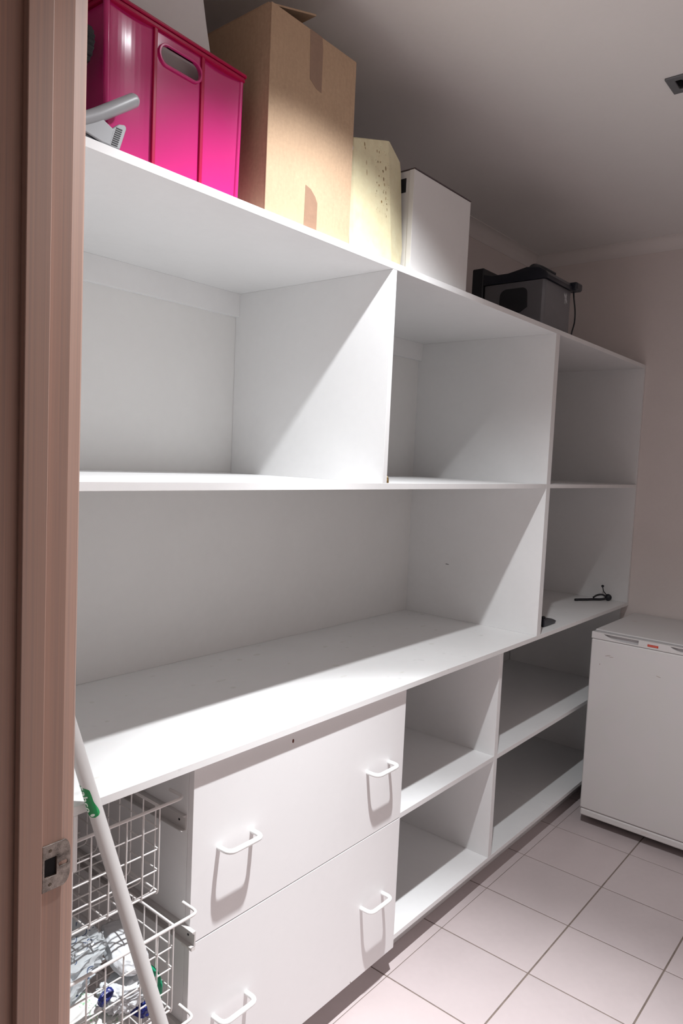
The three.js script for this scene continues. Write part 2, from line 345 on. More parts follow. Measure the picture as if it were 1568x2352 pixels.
{
  const d = thing('drawer_cabinet', 'white base cabinet with two deep drawers below the worktop', 'cabinet', [0.38, 0, -0.3]);
  B(d, 'side_panel', 0.0045, 0.021, 0.088, YC - T, ZB + 0.01, ZC);
  B(d, 'side_panel', 0.7435, 0.7595, 0.088, YC - T, ZB + 0.01, ZC);
  B(d, 'bottom_board', 0.021, 0.7435, 0.088, 0.104, ZB + 0.01, ZC);
  B(d, 'back_panel', 0.021, 0.7435, 0.104, YC - T, ZB + 0.002, ZB + 0.009, M.backboard);
  B(d, 'plinth', 0.021, 0.7435, 0, 0.088, -0.106, -0.09);
  const handle = (parent, x0, x1, y) => part(parent, 'handle', (() => {
    const z = -0.0135, zo = 0.0215;
    const g = [rod([V(x0, y, z), V(x0, y, zo), V(x1, y, zo), V(x1, y, z)], 0.0058, 0.021, 16)];
    return g[0];
  })(), M.handle);
  const front = (y0, y1, hy) => {
    const f = part(d, 'drawer_front', box(0.0045, 0.7587, y0, y1, ZC + 0.0008, -0.014, 0.0009), M.drawer);
    handle(f, 0.0755, 0.1715, hy); handle(f, 0.5915, 0.6875, hy + 0.001);
    return f;
  };
  const f1 = front(0.4800, 0.8585, 0.6635), f2 = front(0.085, 0.4776, 0.283);
  part(f1, 'stain', new THREE.SphereGeometry(0.0042, 12, 8).scale(0.75, 1.15, 0.2).translate(0.2947, 0.8342, -0.0139), mat({ color: lin(0.13, 0.035, 0.025), roughness: 0.8 }), 'small brown stain');
  part(f2, 'chip', new THREE.SphereGeometry(0.0022, 10, 6).scale(0.6, 1.2, 0.15).translate(0.560, 0.0885, -0.0139), mat({ color: lin(0.12, 0.08, 0.06), roughness: 0.8 }), 'small dark chip');
  // runners for the wire baskets on the open left side
  for (const [y, zf] of [[0.737, -0.034], [0.505, 0.006], [0.285, 0.006]]) {
    const s = new THREE.Shape(); // channel section in (x to the left, y)
    s.moveTo(0, -0.016); s.lineTo(-0.013, -0.016); s.lineTo(-0.013, -0.0145); s.lineTo(-0.0035, -0.0145); s.lineTo(-0.0035, 0.010); s.lineTo(-0.009, 0.0145); s.lineTo(-0.009, 0.016); s.lineTo(0, 0.016); s.closePath();
    const L = 0.50, g = new THREE.ExtrudeGeometry(s, { depth: L, bevelEnabled: false }); g.translate(0.0043, y, zf - L);
    const rn = part(d, 'runner', g, M.runner);
    part(rn, 'hole', new THREE.CylinderGeometry(0.0026, 0.0026, 0.0006, 12).rotateZ(Math.PI / 2).translate(0.0007, y + 0.001, zf - 0.02), M.dark);
    if (zf > 0) part(rn, 'slide_end', box(-0.006, 0.0042, y - 0.024, y - 0.0165, zf - 0.034, zf, 0.001), M.wire, 'white plastic slide end');
  }
}
{
  const o = thing('open_shelf_cabinet', 'white open base cabinet with four cubbies between drawers and fridge', 'cabinet', [1.67, 0, -0.3]);
  const xl = 0.7600, xr = X1 - 0.002;
  B(o, 'side_panel', xl, xl + 0.016, 0.088, YC - T, ZB + 0.01, ZC);
  B(o, 'side_panel', xr - 0.016, xr, 0.088, YC - T, ZB + 0.01, ZC);
  B(o, 'bottom_board', xl + 0.016, 1.8915, 0.088, 0.1035, ZB + 0.01, ZC + 0.0004);
  B(o, 'bottom_board', 1.8925, xr - 0.016, 0.088, 0.1035, ZB + 0.01, ZC + 0.0004);
  B(o, 'divider', 1.3560, 1.3810, 0.1035, YC - T, ZB + 0.01, ZC);
  B(o, 'shelf_board', xl + 0.016, 1.3560, 0.460, 0.4765, ZB + 0.01, ZC);
  B(o, 'shelf_board', 1.3810, xr - 0.016, 0.460, 0.4765, ZB + 0.01, ZC);
  B(o, 'back_panel', xl + 0.016, xr - 0.016, 0.1035, YC - T, ZB + 0.002, ZB + 0.009, M.backboard);
  B(o, 'plinth', xl, xr, 0, 0.088, -0.106, -0.09);
}
{ // left bay behind the baskets
  const s = thing('basket_bay_panel', 'white end panel at the left of the wire baskets', 'panel', [X0 + 0.01, 0, -0.3]);
  B(s, 'panel', X0, X0 + 0.016, 0, YC - T, ZB + 0.01, ZC);
}

// ------------------------------------------------------------------ wire baskets
function basket(at, label) {
  const b = thing('wire_basket', label, 'basket', at, 'wire baskets');
  const [, y0, zf] = at; const xr = -0.066, xl = -0.402, zb = zf - 0.44, top = y0 + 0.184, r = 0.0016;
  const yb = y0 + 0.002;
  // thick rim, its front bar reaching out to the runners and hooking back
  part(b, 'front_rail', rod([V(xl - 0.022, top, zf - 0.045), V(xl - 0.022, top, zf + 0.003), V(-0.008, top, zf + 0.003), V(-0.008, top, zf - 0.045)], 0.0032, 0.014, 10), M.wire);
  part(b, 'rim', rod([V(xl, top, zf), V(xl, top, zb), V(xr, top, zb), V(xr, top, zf)], 0.0026, 0.016, 8), M.wire);
  part(b, 'rear_rail', rod([V(xl - 0.022, top, zb), V(-0.009, top, zb)], 0.003, 0.01, 8), M.wire);
  for (let k = 0; k < 10; k++) { // wires down the front, along the bottom and up the back
    const x = xr - 0.0005 - 0.0372 * k; 
    part(b, 'wire', rod([V(x, top, zf + 0.0025), V(x, yb, zf + 0.0025), V(x, yb, zb), V(x, top, zb)], r, 0.012, 7), M.wire);
  }
  for (let k = 0; k < 11; k++) { // across
    const z = zf - 0.012 - 0.0415 * k;
    part(b, 'wire', rod([V(xr, top, z), V(xr, yb + 0.0035, z), V(xl, yb + 0.0035, z), V(xl, top, z)], r, 0.012, 7), M.wire);
  }
  for (let k = 1; k < 5; k++) { // hoops round the sides
    const y = top - 0.0436 * k, q = k === 4 ? 0.0021 : r;
    part(b, 'hoop', rod([V(xl, y, zf), V(xr, y, zf), V(xr, y, zb), V(xl, y, zb)], q, 0.006, 7, true), M.wire);
  }
  return b;
}
basket([-0.234, 0.613, -0.032], 'white wire basket, empty, uppermost, just below the worktop');
basket([-0.234, 0.392, 0.022], 'white wire basket filled with plastic bags, pulled slightly out');
basket([-0.234, 0.168, 0.020], 'lowest white wire basket, only its rim corner in view');

// crumpled soft shapes lying in the basket
function crumple(rx, ry, rz, amp, freq, sd, detail = 72) {
  const g = mergeVertices(new THREE.SphereGeometry(1, detail, Math.round(detail * 0.7)).deleteAttribute('uv').deleteAttribute('normal'), 1e-4);
  const p = g.attributes.position, v = new THREE.Vector3();
  for (let i = 0; i < p.count; i++) {
    v.fromBufferAttribute(p, i);
    const q = v.clone();
    // squarer than a ball: a bag or packet
    for (const c of ['x', 'y', 'z']) q[c] = Math.sign(q[c]) * Math.pow(Math.abs(q[c]), 0.72);
    const n = 1 - amp * Math.abs(noise.noise(v.x * freq + sd, v.y * freq, v.z * freq - sd)) * 2 + amp * 0.6 * noise.noise(v.x * freq * 2.3, v.y * freq * 2.3 + sd, v.z * freq * 2.3);
    p.setXYZ(i, q.x * rx * n, q.y * ry * n, q.z * rz * n);
  }
  const o = toCreasedNormals(g, 0.8); o.setAttribute('uv', new THREE.BufferAttribute(new Float32Array(o.attributes.position.count * 2), 2));
  return metric(o);
}
function soft(name, label, category, at, [rx, ry, rz], rot, m, amp, freq, sd, group) {
  const g = crumple(rx, ry, rz, amp, freq, sd);
  g.rotateX(rot[0]); g.rotateY(rot[1]); g.rotateZ(rot[2]);
  g.computeBoundingBox();
  const o = shade(new THREE.Mesh(g, m)); o.name = numbered(name); o.position.set(...at);
  o.userData = { label, category }; if (group) o.userData.group = group; scene.add(o); return o;
}
soft('plastic_bag', 'crumpled clear plastic bag on top of the basket contents', 'bag', [-0.249, 0.534, -0.112], [0.096, 0.046, 0.090], [0.12, 0.35, 0.08], M.film, 0.20, 2.6, 3.1);
soft('plastic_bag', 'white sheet-plastic packet beside the clear bag, near the basket\'s right side', 'bag', [-0.1120, 0.508, -0.075], [0.040, 0.020, 0.070], [0.22, -0.18, -0.26], M.whiteFilm, 0.10, 1.6, 8.2);
soft('plastic_bag', 'white crumpled bag at the front of the filled basket', 'bag', [-0.142, 0.452, -0.032], [0.046, 0.026, 0.040], [0, 0.2, -0.1], M.whiteFilm, 0.22, 2.4, 14.4);
soft('paper_packet', 'white packet with green print at the basket\'s left front', 'packet', [-0.262, 0.458, -0.028], [0.066, 0.030, 0.038], [0.2, 0.1, 0.12], M.paper, 0.16, 2.2, 22.5);
soft('paper_packet', 'pale crumpled packet low behind the front wires', 'packet', [-0.200, 0.416, -0.034], [0.070, 0.012, 0.032], [0, 0, 0.03], M.paper, 0.2, 2.6, 27.5);
soft('blue_packet', 'dark blue packet low beside the green one', 'packet', [-0.108, 0.414, -0.018], [0.022, 0.015, 0.026], [0.1, 0.2, -0.15], M.blueFilm, 0.14, 2.0, 31.0);
soft('blue_packet', 'dark blue packet peeping out under the clear bag', 'packet', [-0.198, 0.492, 0.000], [0.017, 0.011, 0.010], [0.5, 0.3, 0.2], M.blueFilm, 0.14, 1.8, 35.0);
soft('green_packet', 'green packet wedged in the right corner of the filled basket', 'packet', [-0.0800, 0.438, -0.032], [0.0078, 0.036, 0.040], [0, 0.03, -0.03], M.greenPack, 0.03, 1.7, 41.0);

// ------------------------------------------------------------------ mop pole leaning on the worktop
{
  const F = V(-0.0925, 0.006, 0.297), Q = V(-0.2424, 0.8873, 0.0155), dir = Q.clone().sub(F).normalize();
  const top = F.clone().addScaledVector(dir, 1.16), R = 0.0128;
  const t = thing('mop_handle', 'white tubular mop handle with a green sticker leaning on the worktop edge', 'pole', [F.x, 0, F.z]);
  const g = new THREE.CylinderGeometry(R, R, top.distanceTo(F), 36, 1); g.rotateY(0.3);
  g.applyQuaternion(new THREE.Quaternion().setFromUnitVectors(V(0, 1, 0), dir)); g.translate((F.x + top.x) / 2, (F.y + top.y) / 2, (F.z + top.z) / 2);
  part(t, 'tube', g, M.pole);
  part(t, 'end_cap', cyl(top.clone().addScaledVector(dir, -0.02), top.clone().addScaledVector(dir, 0.012), R + 0.001, 24, R - 0.003), M.pole);
  part(t, 'foot', cyl(F.clone().addScaledVector(dir, 0.0), F.clone().addScaledVector(dir, 0.03), R + 0.0015, 24), M.pole);
  // sticker: a bent patch whose outline is a slanting lozenge
  const cv = document.createElement('canvas'); cv.width = 512; cv.height = 256; const cx = cv.getContext('2d');
  cx.fillStyle = '#1d7a45'; cx.fillRect(0, 0, 512, 256);
  cx.fillStyle = '#2f9a5a'; cx.fillRect(0, 0, 512, 18);
  cx.fillStyle = '#dfe6df'; cx.font = 'bold 150px sans-serif'; cx.textBaseline = 'alphabetic'; cx.textAlign = 'center'; cx.fillText('sabco', 218, 200);
  cx.strokeStyle = '#dfe6df'; cx.lineWidth = 12; cx.fillStyle = '#dfe6df'; cx.beginPath(); cx.ellipse(468, 92, 20, 34, 0, 0, 7); cx.fill();
  const st = new THREE.CanvasTexture(cv); st.colorSpace = THREE.SRGBColorSpace;
  const camDir = camera.position.clone().sub(V(-0.2427, 0.889, 0.016)); camDir.addScaledVector(dir, -camDir.dot(dir)).normalize();
  const right = dir.clone().cross(camDir).normalize();                      // towards picture right
  const s0 = (0.9185 - F.y) / dir.y, s1 = (0.8625 - F.y) / dir.y;           // from upper to lower end
  const pos = [], uv = [], idx = [], N = 40, K = 18, rr = R + 0.00025;
  const smooth = x => { x = Math.min(1, Math.max(0, x)); return x * x * (3 - 2 * x); };
  for (let i = 0; i <= N; i++) {
    const f = i / N, s = s0 + (s1 - s0) * f;
    // right-hand border swells, left-hand border hidden round the tube
    let hi = -62 + 54 * smooth(f / 0.22) + 12 * Math.sin(f * Math.PI) + 30 * smooth((f - 0.5) / 0.4), lo = -150 + 95 * smooth((f - 0.55) / 0.45);
    if (f > 0.9) { const e = Math.sqrt(Math.max(0, 1 - ((f - 0.9) / 0.1) ** 2)); const mid = (hi + lo) / 2; hi = mid + (hi - mid) * e; lo = mid + (lo - mid) * e; }
    for (let k = 0; k <= K; k++) {
      const a = THREE.MathUtils.degToRad(lo + (hi - lo) * k / K);
      const c = F.clone().addScaledVector(dir, s).addScaledVector(camDir, rr * Math.cos(a)).addScaledVector(right, rr * Math.sin(a));
      pos.push(c.x, c.y, c.z); uv.push(f, (lo + (hi - lo) * k / K + 125) / 145);
    }
  }
  for (let i = 0; i < N; i++) for (let k = 0; k < K; k++) { const a = i * (K + 1) + k, b = a + 1, c = a + K + 1, d = c + 1; idx.push(a, c, b, b, c, d); }
  const sg = new THREE.BufferGeometry(); sg.setAttribute('position', new THREE.Float32BufferAttribute(pos, 3)); sg.setAttribute('uv', new THREE.Float32BufferAttribute(uv, 2)); sg.setIndex(idx); sg.computeVertexNormals();
  part(t, 'sticker', sg, mat({ map: st, roughness: 0.35, side: THREE.DoubleSide }), 'green sticker with white lettering');
}

// ------------------------------------------------------------------ on top of the shelving
{ // pink crate
  const c = thing('storage_crate', 'glossy pink plastic storage crate with oval handle hole, on the top shelf', 'crate', [-0.064, YT, -0.218]);
  const x0 = -0.2205, x1 = 0.0930, yb = YT + 0.0005, yt = 2.249, zf = -0.042, zb = -0.41, th = 0.0035;
  const rx = [x0, -0.1225, -0.0115, x1 - 0.003];
  const s = new THREE.Shape(); s.moveTo(rx[1], yb); s.lineTo(rx[2], yb); s.lineTo(rx[2], yt); s.lineTo(rx[1], yt); s.closePath();
  for (const i of [0, 2]) { // outer panels, drawn in a little as moulded plastic does
    const w = rx[i + 1] - rx[i], g = new THREE.BoxGeometry(w, yt - yb, th, 24, 1, 1), p = g.attributes.position;
    for (let k = 0; k < p.count; k++) { const u = 2 * p.getX(k) / w; p.setZ(k, p.getZ(k) - 0.0042 * (1 - u * u)); }
    g.computeVertexNormals(); g.translate((rx[i] + rx[i + 1]) / 2, (yb + yt) / 2, zf - th / 2); part(c, 'front_panel', toCreasedNormals(g, 0.5), M.pink);
  }
  const slot = (S, e) => { // oval, tilted a little in the picture only by perspective
    const a = -0.0950, b = -0.0330, y = 2.2145, r = 0.0158 + e; const h = new S();
    h.moveTo(a, y - r); h.lineTo(b, y - r); h.absarc(b, y, r, -Math.PI / 2, Math.PI / 2); h.lineTo(a, y + r); h.absarc(a, y, r, Math.PI / 2, Math.PI * 1.5); return h;
  };
  s.holes.push(slot(THREE.Path, 0));
  part(c, 'front_panel', extrude(s, th, 0).translate(0, 0, zf - th), M.pink);
  const ring = slot(THREE.Shape, 0.0045); ring.holes.push(slot(THREE.Path, 0));
  part(c, 'handle_rim', extrude(ring, 0.009, 0.001, 2, 16).translate(0, 0, zf - 0.005), M.pink);
  part(c, 'side_panel', box(x0, x0 + th, yb, yt, zb, zf - th, 0.0008), M.pink);
  part(c, 'side_panel', box(x1 - 0.006, x1 - 0.0025, yb, yt, zb, zf - th, 0.0008), M.pink);
  part(c, 'back_panel', box(x0, x1 - 0.003, yb, yt, zb, zb + th, 0.0008), M.pink);
  part(c, 'base', box(x0 + 0.004, x1 - 0.007, yb, yb + th, zb + th, zf - th, 0), M.pink);
  for (const x of [rx[1], rx[2]]) part(c, 'rib', box(x - 0.0045, x + 0.0035, yb, yt + 0.002, zf - 0.0005, zf + 0.0042, 0.0015), M.pinkRib);
  part(c, 'corner_post', cyl(V(x0 + 0.003, yb, zf - 0.002), V(x0 - 0.001, yt, zf - 0.002), 0.006, 14), M.pink);
  part(c, 'corner_post', cyl(V(x1 - 0.007, yb, zf - 0.003), V(x1 - 0.001, yt, zf - 0.003), 0.0058, 14), M.pink);
  for (const [y, o, h] of [[yt, 0.006, 0.0075], [yt + 0.0085, 0.0085, 0.0055]]) {
    const r = roundRect(x0 - o, -(zf + o), x1 + o, -(zb - o), 0.006); r.holes.push(roundRect(x0 + th, -zf + th + 0.006, x1 - th, -zb - th, 0.004, THREE.Path));
    part(c, 'rim', extrude(r, h, 0.0015, 2, 5).rotateX(-Math.PI / 2).translate(0, y, 0), M.pinkRib);
  }
  // pale container standing in the crate
  c.rotation.y = 0.045;
  const w = thing('white_tub', 'white plastic tub standing up inside the pink crate', 'tub', [-0.05, YT + 0.006, -0.19]);
  const o = new THREE.Shape(); o.moveTo(-0.205, YT + 0.0055); o.lineTo(0.062, YT + 0.0055); o.lineTo(0.064, 2.262); o.lineTo(0.046, 2.287); o.lineTo(0.034, 2.335); o.lineTo(0.020, 2.40); o.lineTo(0.008, 2.412); o.lineTo(-0.170, 2.412); o.lineTo(-0.190, 2.39); o.closePath();
  part(w, 'body', extrude(o, 0.16, 0.004, 2).translate(0, 0, -0.24), M.whiteCard);
}
{ // scalloped black disc leaning on the crate's end
  const s = new THREE.Shape(), n = 22, R = 0.036;
  for (let k = 0; k <= n * 8; k++) { const a = k / (n * 8) * Math.PI * 2, r = R + 0.0013 * Math.cos(a * n); k ? s.lineTo(r * Math.cos(a), r * Math.sin(a)) : s.moveTo(r, 0); }
  const g = extrude(s, 0.014, 0.002, 2); g.rotateY(-Math.PI / 2); g.rotateZ(-0.06);
  const m = thing('scalloped_wheel', 'black scalloped wheel against the left end of the pink crate', 'wheel', [-0.245, YT, -0.06]);
  // stands on edge, tall bracket below it
  part(m, 'disc', g.translate(-0.2415, 2.163, -0.0585), M.black);
  part(m, 'stem', cyl(V(-0.249, YT + 0.0005, -0.0585), V(-0.249, 2.15, -0.0585), 0.0065, 12), M.black);
}
{ // grey hand tool at the crate's foot
  const t = thing('hand_tool', 'grey plastic hand tool with ribbed trigger lying before the pink crate', 'tool', [-0.20, YT, -0.008]);
  const z = -0.0075;
  part(t, 'grip', rod([V(-0.300, 2.0105, z), V(-0.2602, 2.0306, z), V(-0.1784, 2.091, z)], 0.0116, 0.03, 18), M.greyTool);
  part(t, 'grip_end', new THREE.SphereGeometry(0.0116, 18, 14).translate(-0.1784, 2.091, z), M.greyTool);
  const b = new THREE.Shape(); b.moveTo(-0.300, 2.012); b.lineTo(-0.262, 2.030); b.lineTo(-0.244, 2.0405); b.lineTo(-0.2160, 2.0275); b.lineTo(-0.2235, YT + 0.001); b.lineTo(-0.238, YT + 0.001); b.closePath();
  part(t, 'body', extrude(b, 0.014, 0.002).translate(0, 0, z - 0.0075), M.greyTool);
  part(t, 'blade', box(-0.320, -0.235, YT + 0.0006, YT + 0.005, z - 0.004, z + 0.004, 0.0005), M.blackGloss);
  const p = part(t, 'trigger', (() => { const s = new THREE.Shape(); s.moveTo(-0.2255, YT + 0.001); s.lineTo(-0.2050, YT + 0.001); s.lineTo(-0.1935, 2.036); s.absarc(-0.1980, 2.038, 0.0045, 0, Math.PI / 2); s.lineTo(-0.2075, 2.040); s.lineTo(-0.2230, 2.026); s.closePath(); return extrude(s, 0.012, 0.0015).translate(0, 0, z - 0.006); })(), M.greyTool);
  for (let k = 0; k < 9; k++) part(p, 'ridge', box(-0.2215 + 0.0011 * k, -0.2100 + 0.0011 * k, YT + 0.0040 + 0.0036 * k, YT + 0.0058 + 0.0036 * k, z + 0.0056, z + 0.0068, 0.0003), M.black);
}
{ // tall carton
  const c = thing('cardboard_carton', 'tall brown cardboard carton with strips of tape, on the top shelf', 'carton', [0.286, YT, -0.2]);
  const x0 = 0.1485, x1 = 0.4235, y0 = YT + 0.0005, y1 = 2.4195, zf = -0.02, zb = -0.38, t = 0.004;
  part(c, 'front_wall', box(x0, x1, y0, y1, zf - t, zf, 0.0012), M.kraft);
  part(c, 'side_wall', box(x0, x0 + t, y0, y1, zb + t, zf - t, 0.0008), M.kraft);
  part(c, 'side_wall', box(x1 - t, x1, y0, y1, zb + t, zf - t, 0.0008), M.kraft);
  part(c, 'back_wall', box(x0, x1, y0, y1, zb, zb + t, 0.0008), M.kraft);
  part(c, 'base', box(x0 + t, x1 - t, y0, y0 + t, zb + t, zf - t, 0), M.kraft);
  const flap = box(0, 0.150, 0, 0.004, zb + 0.006, zf - 0.012, 0.0006); flap.rotateZ(0.30); flap.translate(x0 + 0.002, y1, 0); part(c, 'flap', flap, M.kraft);
  const flap2 = box(-0.118, 0, 0, 0.004, zb + 0.006, zf - 0.012, 0.0006); flap2.rotateZ(-0.02); flap2.translate(x1 - 0.002, y1 + 0.001, 0); part(c, 'flap', flap2, M.kraft);
  const tape = (pts) => { const s = new THREE.Shape(); pts.forEach(([x, y], i) => i ? s.lineTo(x, y) : s.moveTo(x, y)); s.closePath(); return metric(new THREE.ExtrudeGeometry(s, { depth: 0.0004, bevelEnabled: false }).translate(0, 0, zf + 0.0001)); };
  part(c, 'tape', tape([[0.264, 2.4195], [0.3025, 2.4195], [0.3065, 2.395], [0.3065, 2.303], [0.290, 2.305], [0.268, 2.318]]), M.tape);
  part(c, 'tape', tape([[0.2665, y0], [0.308, y0], [0.308, 2.066], [0.300, 2.078], [0.285, 2.090], [0.268, 2.0945]]), M.tape);
}
{ // cream case with a chamfered corner and brown stains
  const c = thing('plastic_case', 'cream plastic case with brown specks between carton and white box', 'case', [0.56, YT, -0.15]);
  const y0 = YT + 0.0005, P = [];
  const pt = (x, y, z) => P.push(V(x, y, z));
  pt(0.447, 2.262, -0.038); pt(0.452, 2.268, -0.044); pt(0.4635, y0, -0.038); pt(0.578, 2.301, -0.034); pt(0.585, 2.302, -0.036); pt(0.582, 2.304, -0.05); pt(0.616, y0, -0.034); 
  pt(0.6655, 2.284, -0.060); pt(0.676, 2.262, -0.063); pt(0.6895, 2.065, -0.057); pt(0.679, y0, -0.055); 
  pt(0.440, 2.256, -0.046); pt(0.4565, y0, -0.046);
  for (const [x, y] of [[0.437, 2.252], [0.452, y0], [0.60, 2.30], [0.675, 2.26], [0.6895, 2.06], [0.676, y0]]) pt(x, y, -0.26);
  const g = toCreasedNormals(new ConvexGeometry(P), 0.19);
  const pos = g.attributes.position, uv = []; for (let i = 0; i < pos.count; i++) uv.push((pos.getX(i) - 0.43) / 0.28, (pos.getY(i) - 1.99) / 0.33);
  g.setAttribute('uv', new THREE.Float32BufferAttribute(uv, 2));
  const cv = document.createElement('canvas'); cv.width = 512; cv.height = 604; const q = cv.getContext('2d');
  q.fillStyle = '#e4dab4'; q.fillRect(0, 0, 512, 604);
  for (let k = 0; k < 900; k++) { q.fillStyle = `rgba(${rnd() < 0.5 ? '255,250,225' : '190,175,120'},0.05)`; q.beginPath(); q.arc(rnd() * 512, rnd() * 604, 4 + 16 * rnd(), 0, 7); q.fill(); }
  // brown runs and specks, traced where they sit on the front
  const spot = (x, y, w, h, a = 0) => { q.save(); q.translate((x - 0.43) / 0.28 * 512, (1 - (y - 1.99) / 0.33) * 604); q.rotate(a); q.beginPath(); q.ellipse(0, 0, w, h, 0, 0, 7); q.fill(); q.restore(); };
  q.fillStyle = '#7a5a24';
  spot(0.487, 2.262, 3, 9, -0.2); spot(0.490, 2.254, 2, 6, -0.4); spot(0.500, 2.20, 1.6, 13, -0.1); spot(0.497, 2.222, 1.3, 10, -0.1);
  for (const [x, y, w, h] of [[0.535, 2.262, 2.4, 7], [0.543, 2.262, 2.4, 6], [0.540, 2.238, 3, 5], [0.549, 2.240, 2.4, 4], [0.562, 2.222, 3.6, 6], [0.572, 2.232, 3.6, 10], [0.547, 2.206, 3, 4], [0.566, 2.204, 3.4, 9], [0.570, 2.192, 2.4, 7], [0.540, 2.188, 2, 4], [0.549, 2.184, 3.2, 4], [0.567, 2.172, 1.8, 5], [0.577, 2.174, 1.8, 8], [0.541, 2.168, 1.5, 5], [0.562, 2.148, 4, 6], [0.583, 2.148, 2.3, 4], [0.585, 2.135, 1.6, 7], [0.578, 2.160, 2, 8], [0.584, 2.118, 1.4, 6]]) { q.fillStyle = rnd() < 0.5 ? '#6e5120' : '#8a6a35'; spot(x, y, w, h, -0.15 + 0.2 * (rnd() - 0.5)); }
  for (let k = 0; k < 60; k++) { q.fillStyle = 'rgba(130,100,50,0.55)'; spot(0.53 + 0.07 * rnd(), 2.12 + 0.16 * rnd(), 0.8 + rnd(), 1 + 1.6 * rnd()); }
  const tx = new THREE.CanvasTexture(cv); tx.colorSpace = THREE.SRGBColorSpace;
  part(c, 'shell', g, mat({ map: tx, roughness: 0.38 }));
  part(c, 'clip', new THREE.TorusGeometry(0.008, 0.0013, 6, 16).rotateY(1.2).translate(0.4415, 2.236, -0.041), M.whiteCard);
}
{ // white carton
  const c = thing('white_carton', 'plain white cardboard box right of the cream case', 'carton', [0.838, YT, -0.18]);
  const x0 = 0.693, x1 = 0.986, y0 = YT + 0.0005, y1 = 2.274, zf = -0.03;
  part(c, 'body', box(x0, x1, y0, y1 - 0.0035, -0.33, zf, 0.0015), M.whiteCard);
  part(c, 'lid', box(x0 - 0.0012, x1 + 0.0012, y1 - 0.0025, y1, -0.332, zf + 0.0015, 0.0008), mat({ color: lin(0.10, 0.075, 0.075), roughness: 0.7 }), 'thin dark lid edge');
  part(c, 'hand_hole', box(x0 - 0.0006, x0 + 0.0015, 2.215, 2.252, -0.085, -0.056, 0.0004), M.black, 'dark hand hole');
  part(c, 'side_flap', box(x0 - 0.0022, x0 - 0.0003, y0, 2.2700, -0.045, zf + 0.0005, 0.0006), M.whiteCard);
}
{ // grey metal appliance with black lid
  const f = thing('grey_appliance', 'grey metal box-shaped appliance with black lid and power cord on the top shelf', 'appliance', [1.64, YT, -0.16]);
  const x0 = 1.522, x1 = 1.755, y0 = YT + 0.0005, y1 = 2.168, zf = -0.03, zb = -0.275;
  const s = roundRect(x0, -zf, x1, -zb, 0.012);
  part(f, 'housing', toCreasedNormals(metric(extrude(s, y1 - y0, 0.002, 2, 8).rotateX(-Math.PI / 2).translate(0, y0, 0)), 0.6), M.greyCase);
  const w = new THREE.Shape(); // dark recess on the left side, drawn in z,y
  w.moveTo(-0.208, 2.050); w.lineTo(-0.205, 2.122); w.quadraticCurveTo(-0.203, 2.142, -0.180, 2.146); w.lineTo(-0.118, 2.146); w.quadraticCurveTo(-0.098, 2.144, -0.096, 2.125); w.lineTo(-0.0935, 2.075); w.lineTo(-0.12, 2.058); w.closePath();
  const wg = extrude(w, 0.004, 0.001, 1).rotateY(-Math.PI / 2).translate(x0 + 0.002, 0, 0); part(f, 'handle_recess', wg, M.black);
  part(f, 'control_panel', box(x0 - 0.004, x1, y0, 2.236, -0.325, zb - 0.0008, 0.006), M.black);
  part(f, 'lid', (() => { // humped lid section along x, drawn in z,y and swept
    const l = new THREE.Shape(); l.moveTo(-0.275, 2.169); l.lineTo(-0.023, 2.169); l.lineTo(-0.018, 2.180); l.lineTo(-0.030, 2.196); l.lineTo(-0.055, 2.211); l.lineTo(-0.105, 2.217); l.lineTo(-0.150, 2.208); l.lineTo(-0.178, 2.203); l.lineTo(-0.24, 2.203); l.lineTo(-0.275, 2.210); l.closePath();
    return toCreasedNormals(extrude(l, 0.246, 0.003, 2).rotateY(-Math.PI / 2).translate(1.765, 0, 0), 0.5);
  })(), M.blackGloss);
  part(f, 'lid_handle', rod([V(1.545, 2.190, -0.115), V(1.545, 2.226, -0.095), V(1.60, 2.232, -0.09), V(1.66, 2.214, -0.06)], 0.009, 0.02, 10), M.black);
  part(f, 'front_grip', box(1.735, 1.792, 2.170, 2.200, -0.050, -0.002, 0.009), M.blackGloss);
  part(f, 'cord', new THREE.TubeGeometry(new THREE.CatmullRomCurve3([V(1.772, 2.176, -0.03), V(1.775, 2.15, -0.028), V(1.790, 2.10, -0.026), V(1.793, 2.06, -0.027), V(1.772, 2.02, -0.026), V(1.755, YT + 0.004, -0.022), V(1.70, YT + 0.0035, -0.028)]), 40, 0.003, 8), M.black);
  const cv = document.createElement('canvas'); cv.width = cv.height = 128; const q = cv.getContext('2d');
  q.fillStyle = '#000'; q.fillRect(0, 0, 128, 128); q.strokeStyle = '#fff'; q.lineWidth = 6;
  for (let k = 0; k < 11; k++) { q.beginPath(); q.moveTo(20 + 80 * rnd(), 10 + 30 * rnd()); q.lineTo(30 + 80 * rnd(), 80 + 40 * rnd()); q.stroke(); }
  const at = new THREE.CanvasTexture(cv);
  part(f, 'scratched_label', new THREE.PlaneGeometry(0.052, 0.05).translate(1.702, 2.132, zf + 0.0008), mat({ color: lin(0.55, 0.56, 0.58), alphaMap: at, transparent: true, roughness: 0.6 }), 'worn pale sticker remnants');
}

